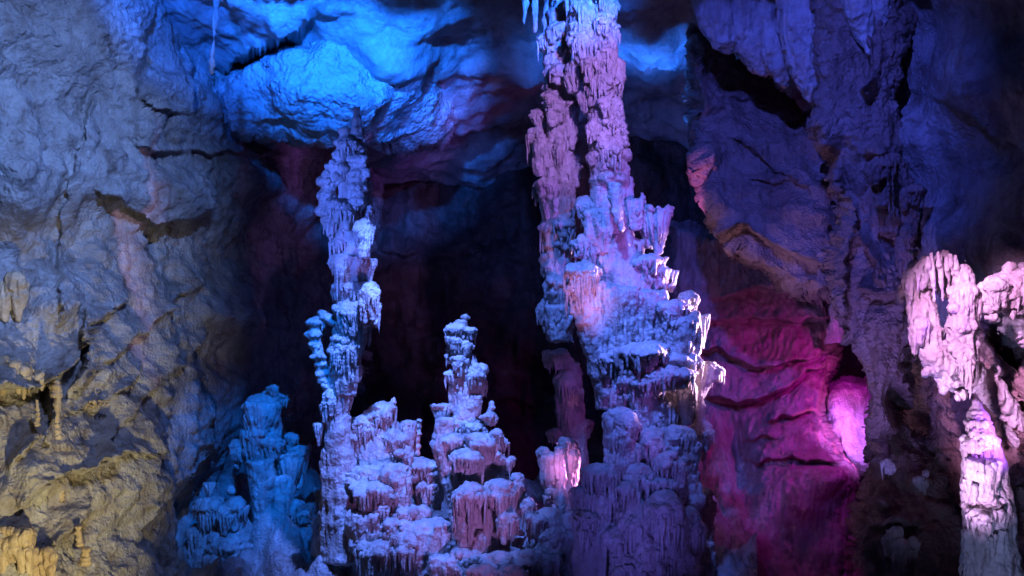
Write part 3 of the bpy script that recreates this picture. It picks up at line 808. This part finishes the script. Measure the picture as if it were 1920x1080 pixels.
# small pink one
formation('stalagmite', 12.9, [(1060, 835, 18), (1055, 900, 22), (1050, 990, 30)], [
    ('cap', 1062, 818, 22, 44), ('drape', 1064, 838, 24, 84), ('taper', 1050, 0, [(1050, 838, 8), (1050, 880, 9), (1052, 930, 7), (1054, 965, 4)], -0.35), ('cap', 1018, 834, 13, 34), ('drape', 1030, 848, 20, 70), ('cap', 1036, 912, 18, 30), ('cap', 1042, 956, 16, 28), ('cap', 1070, 920, 16, 50)],
    'small glowing pink stalagmite in the gap beside the great column', 'stalagmite', seed=10)
formation('stalagmite', 15.6, [(1068, 680, 20), (1070, 760, 26), (1078, 880, 26), (1080, 1010, 40)], [
    ('cap', 1050, 652, 24, 40), ('cap', 1066, 690, 26, 70), ('cap', 1070, 740, 30, 60), ('drape', 1062, 700, 24, 80), ('cap', 1088, 784, 22, 44), ('cap', 1042, 800, 20, 30), ('cap', 1028, 655, 14, 30)],
    'shadowy broad stalagmite behind the left strand of the great column', 'stalagmite', seed=11)

# the great column (floor to ceiling): left strand and right strand grow from one base
formation('cave_column', 12.4, [(1048, -60, 26), (1040, 60, 24), (1045, 160, 24), (1048, 260, 26), (1050, 360, 28), (1046, 460, 24), (1044, 540, 22), (1050, 640, 22)], [
    ('cap', 1038, -57, 19, 45, -0.17), ('cap', 1046, -39, 16, 45, -0.16), ('cap', 1046, -12, 16, 33, -0.15), ('cap', 1039, 12, 13, 34, -0.19), ('cap', 1045, 39, 19, 32, -0.15), ('cap', 1030, 64, 19, 33, -0.11), ('cap', 1051, 100, 14, 45, -0.14), ('cap', 1044, 118, 20, 41, -0.20), ('cap', 1050, 145, 15, 32, -0.10), ('cap', 1031, 171, 17, 30, -0.16), ('cap', 1038, 197, 19, 37, -0.12), ('cap', 1042, 228, 12, 45, -0.08), ('cap', 1049, 256, 12, 42, -0.12), ('cap', 1046, 272, 12, 32, -0.19), ('cap', 1038, 307, 20, 45, -0.12), ('rings', 1058, 0, 12, 1055, 60, 14), ('cap', 1026, 60, 23, 36), ('rings', 1032, 95, 20, 1040, 185, 19), ('drape', 1058, 88, 15, 100), ('knob', 1046, 40, 10, 24), ('cap', 1042, 182, 25, 40), ('cap', 1040, 206, 20, 42), ('drape', 1066, 182, 20, 100),
    ('cap', 1009, 202, 19, 28), ('cap', 1007, 232, 20, 54), ('drape', 1014, 256, 16, 74), ('cap', 1040, 262, 30, 42), ('cap', 1042, 284, 26, 46), ('cap', 1046, 300, 28, 50), ('cap', 1012, 338, 14, 40), ('cap', 1036, 328, 30, 48), ('rings', 1080, 296, 12, 1079, 348, 10), ('drape', 1046, 366, 32, 60),
    ('cap', 1046, 393, 34, 56), ('cap', 1040, 432, 29, 48), ('cap', 1034, 472, 23, 46), ('cap', 1042, 518, 28, 50), ('cap', 1026, 556, 20, 44), ('drape', 1046, 572, 28, 66), ('cap', 1034, 600, 18, 40)],
    'thin left strand of the great column stacked with cups up to the ceiling', 'cave column', seed=12)

formation('cave_column', 12.0, [(1108, -70, 50), (1110, 60, 44), (1122, 150, 38), (1136, 220, 33), (1140, 300, 33), (1144, 380, 36), (1150, 470, 44), (1180, 560, 66), (1200, 660, 72), (1210, 760, 68), (1215, 860, 66), (1220, 960, 72), (1220, 1100, 80)], [
    ('cap', 1098, -69, 26, 34, -0.23), ('cap', 1126, -64, 17, 52, -0.10), ('cap', 1099, -51, 27, 39, -0.26), ('cap', 1112, -55, 20, 35, -0.10), ('cap', 1089, -33, 27, 35, -0.09), ('cap', 1140, -35, 20, 37, -0.20), ('cap', 1131, -19, 20, 33, -0.26), ('cap', 1084, -19, 25, 34, -0.23), ('cap', 1139, 0, 24, 34, -0.17), ('cap', 1093, 2, 18, 41, -0.28), ('cap', 1135, 21, 20, 42, -0.23), ('cap', 1113, 12, 19, 35, -0.16), ('cap', 1143, 38, 21, 42, -0.15), ('cap', 1093, 28, 23, 51, -0.15), ('cap', 1133, 52, 21, 46, -0.23), ('cap', 1110, 51, 17, 42, -0.23), ('cap', 1129, 63, 24, 46, -0.20), ('cap', 1093, 66, 16, 46, -0.17), ('cap', 1137, 85, 22, 39, -0.21), ('cap', 1133, 87, 17, 50, -0.25), ('cap', 1131, 106, 23, 43, -0.19), ('cap', 1105, 104, 22, 42, -0.22), ('cap', 1134, 120, 14, 49, -0.20), ('cap', 1131, 115, 19, 49, -0.21), ('cap', 1135, 127, 14, 41, -0.21), ('cap', 1111, 136, 18, 32, -0.17), ('cap', 1113, 144, 13, 38, -0.12), ('cap', 1113, 161, 16, 40, -0.20), ('cap', 1133, 181, 19, 32, -0.16), ('cap', 1121, 200, 12, 50, -0.15), ('cap', 1112, 220, 12, 43, -0.15), ('cap', 1136, 242, 17, 41, -0.24), ('cap', 1086, 46, 30, 70), ('cap', 1105, 30, 24, 50), ('cap', 1146, 104, 26, 60), ('cap', 1084, 106, 30, 64), ('cap', 1134, 142, 38, 50), ('cap', 1094, 168, 13, 44), ('cap', 1136, 186, 36, 42), ('cap', 1132, 205, 34, 36),
    ('cap', 1140, 226, 37, 40), ('cap', 1143, 254, 38, 52), ('rings', 1143, 268, 34, 1143, 338, 33), ('cap', 1128, 348, 24, 52), ('taper', 1152, 0, [(1152, 342, 12), (1156, 380, 10), (1160, 410, 7), (1164, 434, 3)], -0.5), ('drape', 1178, 330, 10, 60), ('cap', 1097, 368, 22, 58), ('drape', 1128, 392, 40, 84, -0.1), ('cap', 1096, 440, 24, 54),
    ('rings', 1204, 362, 5, 1206, 386, 8), ('cap', 1204, 382, 22, 40), ('cup', 1234, 390, 26, 86), ('cup', 1216, 400, 24, 66), ('drape', 1192, 372, 20, 60), ('cap', 1190, 444, 22, 42), ('cap', 1160, 472, 24, 60), ('cap', 1214, 474, 42, 52), ('rings', 1248, 484, 6, 1236, 500, 11), ('cup', 1258, 505, 14, 44), ('cap', 1203, 512, 52, 40),
    ('cap', 1096, 484, 38, 84, -0.45), ('taper', 1108, 0, [(1096, 530, 34), (1104, 580, 30), (1116, 640, 24), (1126, 700, 18), (1134, 745, 10)], -0.4), ('drape', 1162, 534, 40, 120, -0.3), ('drape', 1205, 540, 46, 110, -0.3), ('cap', 1290, 544, 22, 40), ('cap', 1266, 562, 34, 40, -0.4), ('cap', 1276, 584, 40, 42, -0.4), ('drape', 1278, 594, 38, 84, -0.35), ('cup', 1316, 590, 16, 64),
    ('cap', 1196, 640, 62, 56, -0.5), ('drape', 1132, 664, 22, 100, -0.4), ('cap', 1135, 662, 24, 40, -0.45), ('cap', 1272, 660, 44, 36, -0.4), ('cap', 1336, 680, 22, 30, -0.1), ('taper', 1320, 0, [(1338, 690, 20), (1318, 715, 14), (1310, 750, 9), (1312, 785, 11), (1320, 805, 16)], -0.1), ('cap', 1214, 688, 54, 50, -0.5), ('cap', 1252, 686, 44, 42, -0.5),
    ('drape', 1206, 716, 26, 116, -0.5), ('drape', 1162, 700, 24, 70, -0.4), ('drape', 1288, 712, 20, 80, -0.35), ('cap', 1246, 742, 24, 60, -0.4), ('cap', 1308, 794, 30, 54, -0.2), ('cap', 1262, 798, 50, 60, -0.45), ('drape', 1168, 764, 36, 130, -0.4), ('drape', 1222, 800, 44, 110, -0.5), ('drape', 1276, 826, 36, 80, -0.4),
    ('cap', 1272, 864, 38, 46, -0.5), ('cap', 1228, 876, 60, 56, -0.6), ('drape', 1180, 860, 40, 110, -0.5), ('drape', 1274, 896, 38, 84, -0.5), ('cap', 1276, 916, 36, 64, -0.55), ('cap', 1200, 938, 50, 70, -0.65), ('cap', 1176, 770, 30, 80, -0.65), ('cap', 1218, 806, 34, 84, -0.75), ('cap', 1160, 832, 34, 80, -0.6), ('cap', 1254, 842, 34, 74, -0.7), ('cap', 1198, 862, 38, 84, -0.8),
    ('cap', 1158, 902, 34, 84, -0.65), ('cap', 1240, 914, 42, 96, -0.85), ('cap', 1192, 944, 40, 96, -0.85), ('cap', 1284, 948, 34, 96, -0.7), ('cap', 1160, 985, 36, 86, -0.75), ('cap', 1226, 996, 44, 96, -0.95), ('cap', 1276, 1012, 36, 86, -0.8), ('cap', 1188, 1030, 38, 86, -0.9),
    ('drape', 1236, 980, 60, 130, -0.5)],
    'massive main column of fluted tiers rising from floor to ceiling right of centre', 'cave column', seed=13)

formation('stalagmite', 11.5, [(1122, 890, 28), (1118, 960, 38), (1125, 1100, 56)], [
    ('cap', 1124, 872, 38, 44), ('cap', 1112, 902, 40, 64), ('drape', 1118, 916, 38, 62), ('cap', 1098, 952, 30, 66), ('cap', 1156, 958, 30, 70), ('drape', 1108, 990, 28, 110), ('drape', 1160, 1024, 30, 80), ('cap', 1128, 1010, 24, 60)],
    'squat stalagmite of purple caps leaning on the foot of the great column', 'stalagmite', seed=14)
formation('stalagmite', 12.5, [(1320, 930, 16), (1322, 1000, 16), (1322, 1100, 18)], [('cap', 1314, 914, 26, 34), ('cap', 1323, 934, 20, 30), ('drape', 1322, 950, 18, 70), ('drape', 1322, 1010, 19, 80)],
    'narrow dim stalagmite with a flat cap right of the great column base', 'stalagmite', seed=15)

# front right stalagmite
formation('stalagmite', 8.4, [(1832, 752, 12), (1837, 800, 24), (1844, 860, 36), (1850, 940, 42), (1856, 1020, 46), (1862, 1120, 52)], [
    ('rings', 1828, 752, 10, 1832, 780, 15), ('cap', 1833, 776, 19, 36), ('rings', 1836, 792, 24, 1840, 838, 31), ('cap', 1838, 800, 27, 40), ('cap', 1842, 836, 35, 44), ('drape', 1844, 856, 36, 80), ('cap', 1846, 912, 44, 40), ('cap', 1850, 940, 48, 50), ('drape', 1850, 985, 42, 80), ('drape', 1858, 1040, 48, 80)],
    'tapered white and violet stalagmite in the right foreground under the arch', 'stalagmite', seed=16)

# stalactites and curtains of the upper right ceiling
def hanging(name, d, pts_list, label, cat, mat=M_FORM, seed=1, part='stalactite_strand'):
    S = d / 1920.0
    rnd = random.Random(seed)
    org = P(pts_list[0][0][0], pts_list[0][0][1], d)
    root = thing(name, org, label, cat)
    for pts in pts_list:
        M = Mesh()
        taper_shape(M, [P(x, y, d - 0.1 * rnd.random()) for x, y, r in pts], [r * S for x, y, r in pts], rnd, 9)
        put(part, fuse(M, 0.0013 * d, 3, 0.9, org), mat, root)
    return root

hanging('stalactite', 11.8, [[(1500, -40, 46), (1505, 60, 44), (1512, 120, 34), (1518, 165, 20), (1522, 190, 6)], [(1540, -40, 30), (1535, 90, 26), (1528, 150, 12)]], 'broad blue stalactite hanging beside the rock pillar', 'stalactite', seed=21)
hanging('stalactite', 12.2, [[(1440, -30, 20), (1440, 40, 14), (1452, 90, 22), (1462, 130, 20), (1472, 165, 5)], [(1438, 5, 6), (1440, 50, 12), (1450, 100, 24), (1458, 120, 18)]], 'ragged dark stalactite with a pink tip at the upper right', 'stalactite', seed=22)
hanging('stalactite', 12.4, [[(1330, -40, 40), (1345, 40, 34), (1360, 80, 22), (1366, 100, 5)], [(1390, -20, 46), (1400, 60, 40), (1430, 120, 26), (1440, 140, 8)]], 'pale pink edged ceiling pendant above the tilted slab', 'stalactite', seed=23)
hanging('stalactite', 11.0, [[(1600, -40, 30), (1612, 30, 24), (1625, 70, 16), (1632, 100, 5)], [(1650, -40, 26), (1648, 20, 20), (1644, 70, 12), (1640, 94, 4)]], 'twin dull stalactites at the top of the rock pillar', 'stalactite', seed=24)

hanging('stalactite', 11.6, [[(985, -20, 5), (985, 20, 4), (984, 48, 2)]], 'thin straw hanging from the ceiling left of the great column', 'stalactite', seed=25)
hanging('stalactite', 11.7, [[(1004, -20, 6), (1004, 30, 5), (1003, 62, 2)]], 'thin straw touching the left strand of the great column', 'stalactite', seed=26)
hanging('stalactite', 12.6, [[(408, -20, 4), (402, 60, 3), (396, 140, 1.5)]], 'long thin straw in front of the blue hanging boulder', 'stalactite', seed=27)

formation('drapery', 10.45, None, [('cap', 1660, 286, 30, 46), ('cap', 1640, 300, 18, 40), ('drape', 1652, 300, 16, 90, 0.1), ('rings', 1672, 300, 4, 1676, 420, 2), ('rings', 1664, 300, 4, 1668, 400, 2)], 'fringed curtain of thin drips high on the rough rock pillar', 'drapery', M_RED, seed=17)
formation('drapery', 10.5, None, [('cap', 1712, 344, 24, 40), ('drape', 1706, 356, 18, 90, 0.1), ('cap', 1700, 420, 14, 36), ('drape', 1696, 440, 16, 80, 0.05)], 'small lilac curtain on the right flank of the rough rock pillar', 'drapery', M_RED, seed=18)
formation('stalagmite', 10.0, None, [('cap', 1690, 1010, 22, 56), ('cap', 1668, 1000, 12, 44), ('cap', 1712, 1004, 13, 40), ('cap', 1676, 985, 16, 30)], 'small pale violet knobbly stalagmite low on the dim flowstone mound', 'stalagmite', seed=19)
formation('stalagmite', 10.6, None, [('cap', 1664, 860, 14, 30), ('knob', 1736, 880, 9, 18), ('cap', 1728, 890, 14, 30)], 'two tiny pale bumps on the upper part of the dim flowstone mound', 'stalagmite', seed=20)

# the bright arch that bridges from the pillar to the right edge
def arch():
    d = 9.0
    S = d / 1920
    rnd = random.Random(77)
    org = P(1800, 760, d)
    root = thing('rock_arch', org, 'bright pink white dripping rock arch branching to the right edge', 'rock arch')
    def limb(part, pts, relief=1.0, fl=9):
        M = Mesh()
        taper_shape(M, [P(x, y, d + dz) for x, y, r, dz in pts], [r * S for x, y, r, dz in pts], rnd, fl)
        for x, y, r, dz in pts:
            for _ in range(7):
                a, b, q = rnd.uniform(-2.6, 2.6), rnd.uniform(-1, 1), rnd.uniform(0.15, 0.36) * r
                M.ell(P(x + r * math.sin(a) * 0.8, y + b * r * 1.4, d + dz - 0.5 * r * S * rnd.random()), q * S, q * S, q * S * rnd.uniform(0.7, 1.6))
        put(part, fuse(M, 0.011, 2, relief, org), M_FORM, root)
    limb('left_leg', [(1722, 490, 14, 0.5), (1724, 540, 24, 0.4), (1732, 610, 26, 0.3), (1752, 670, 26, 0.2), (1788, 716, 24, 0.2)])
    limb('middle_leg', [(1800, 500, 12, 0.1), (1812, 550, 24, 0.0), (1806, 615, 28, -0.05), (1806, 665, 26, 0.05), (1816, 708, 22, 0.2)])
    limb('right_leg', [(1800, 690, 30, 0.25), (1846, 716, 26, 0.4), (1892, 770, 22, 0.45), (1926, 840, 20, 0.45), (1965, 920, 24, 0.45), (2010, 1000, 26, 0.4)])
    limb('bridge', [(1700, 545, 16, 0.5), (1750, 520, 18, 0.3), (1790, 548, 18, 0.1), (1835, 562, 20, 0.0), (1880, 545, 36, 0.0), (1930, 540, 44, 0.05), (1990, 525, 46, 0.1), (2040, 515, 48, 0.2)])
    limb('side_lobe', [(1880, 612, 12, 0.35), (1905, 612, 24, 0.35), (1950, 630, 34, 0.35), (2010, 660, 40, 0.4)])
    for x, y, hw, h, dz in ((1735, 476, 22, 60, 0.25), (1772, 470, 20, 90, 0.2), (1708, 505, 18, 70, 0.35), (1815, 528, 20, 60, -0.1), (1868, 512, 26, 60, -0.1), (1922, 500, 30, 60, -0.1), (1726, 590, 22, 60, 0.15), (1806, 640, 24, 70, -0.15)):
        M = Mesh()
        cap_shape(M, P(x, y, d + dz), hw * S, h * S, rnd)
        put('flowstone_cap', fuse(M, 0.010, 2, 0.8, org), M_FORM, root)
    for k in range(7):
        x = 1738 + 9 * k + rnd.uniform(-3, 3)
        M = Mesh()
        e = rnd.uniform(40, 90)
        M.tube([P(x, 478 + rnd.uniform(-8, 8), d + 0.05), P(x + 2, 478 + e * 0.5, d), P(x + 6, 478 + e, d + 0.05)], [4 * S, 5 * S, 2 * S], 8)
        put('drip', fuse(M, 0.009, 1, 0.3, org), M_FORM, root)
arch()

# dripstone on the left wall
def wall_at(x, y, off=0.12):
    return float(leftD(np.array([float(x)]), np.array([float(y)]))[0]) - off
def left_stack(segs, label, seed):
    d = wall_at(segs[0][0], segs[0][1], 0.5)
    formation('stalagmite', d, None, [('rings',) + s for s in segs], label, 'stalagmite', M_OCHRE, seed, group=None) if False else None
    root = thing('stalagmite', P(segs[-1][3], segs[-1][4], d), label, 'stalagmite')
    rnd = random.Random(seed)
    S = d / 1920
    for (x, y, r, x2, y2, r2) in segs:
        M = Mesh()
        rings_shape(M, P(x, y, d), P(x2, y2, d), r * S, r2 * S, rnd)
        put('ring_stack', fuse(M, 0.009, 2, 0.5, P(segs[-1][3], segs[-1][4], d)), M_OCHRE, root)
left_stack([(106, 716, 9, 107, 740, 10), (108, 742, 8, 106, 790, 8), (106, 796, 8, 107, 830, 10), (110, 836, 9, 104, 868, 10), (108, 876, 8, 112, 902, 8), (112, 910, 6, 116, 936, 6)], 'slender ochre stack of drip cups standing against the left wall', 31)
left_stack([(69, 750, 5, 70, 775, 6), (70, 778, 6, 70, 796, 7)], 'short white drip stack on the left wall beside the ochre stack', 32)
left_stack([(147, 988, 7, 149, 1020, 7), (160, 1030, 7, 158, 1055, 8)], 'greenish white drip stack low on the left wall', 33)

def fringe(x0, x1, y, h, n, label, seed, mat=M_OCHRE, slope=0.0, off=0.22):
    d = wall_at((x0 + x1) / 2, y, off)
    S = d / 1920
    rnd = random.Random(seed)
    org = P((x0 + x1) / 2, y, d)
    root = thing('drapery', org, label, 'drapery')
    M = Mesh()
    xs = np.linspace(x0, x1, 8)
    M.tube([P(x, y + slope * (x - x0) + rnd.uniform(-3, 3), d + 0.06) for x in xs], [S * h * 0.34 * rnd.uniform(0.7, 1.1) for _ in xs], 10)
    for _ in range(2 * n):
        q = h * rnd.uniform(0.12, 0.24)
        M.ell(P(rnd.uniform(x0, x1), y + rnd.uniform(-0.3, 0.2) * h, d - 0.02), q * S, q * S, q * S)
    put('ledge', fuse(M, 0.010, 2, 0.6, org), mat, root)
    for i in range(n):
        x = x0 + (x1 - x0) * (i + rnd.uniform(0.2, 0.8)) / n
        yy = y + slope * (x - x0)
        r = h * rnd.uniform(0.10, 0.19)
        e = h * rnd.uniform(0.55, 1.1)
        M = Mesh()
        M.tube([P(x, yy - 0.12 * h, d + 0.05), P(x, yy + e * 0.35, d - 0.03), P(x + rnd.uniform(-1, 1), yy + e * 0.8, d), P(x, yy + e, d)], [r * S * 1.3, r * S, r * S * 0.7, r * S * 0.3], 8)
        put('drip', fuse(M, 0.009, 1, 0.35, org), mat, root)
fringe(-20, 56, 692, 52, 10, 'ochre fringe of short drips on the left wall edge', 41)
fringe(58, 84, 702, 34, 4, 'small fringe of drips right of the long ochre fringe', 42)
fringe(8, 44, 540, 66, 5, 'long grey brown drip columns high on the left edge', 43, M_OCHRE)
fringe(-10, 58, 1014, 70, 11, 'yellow orange flowstone curtain in the lower left corner', 44)
fringe(60, 100, 1050, 50, 6, 'small ochre curtain beside the yellow orange curtain', 45)
fringe(150, 205, 756, 14, 7, 'thin pale ledge of drips in the middle of the left wall', 46)

bpy.data.objects.remove(TMP)
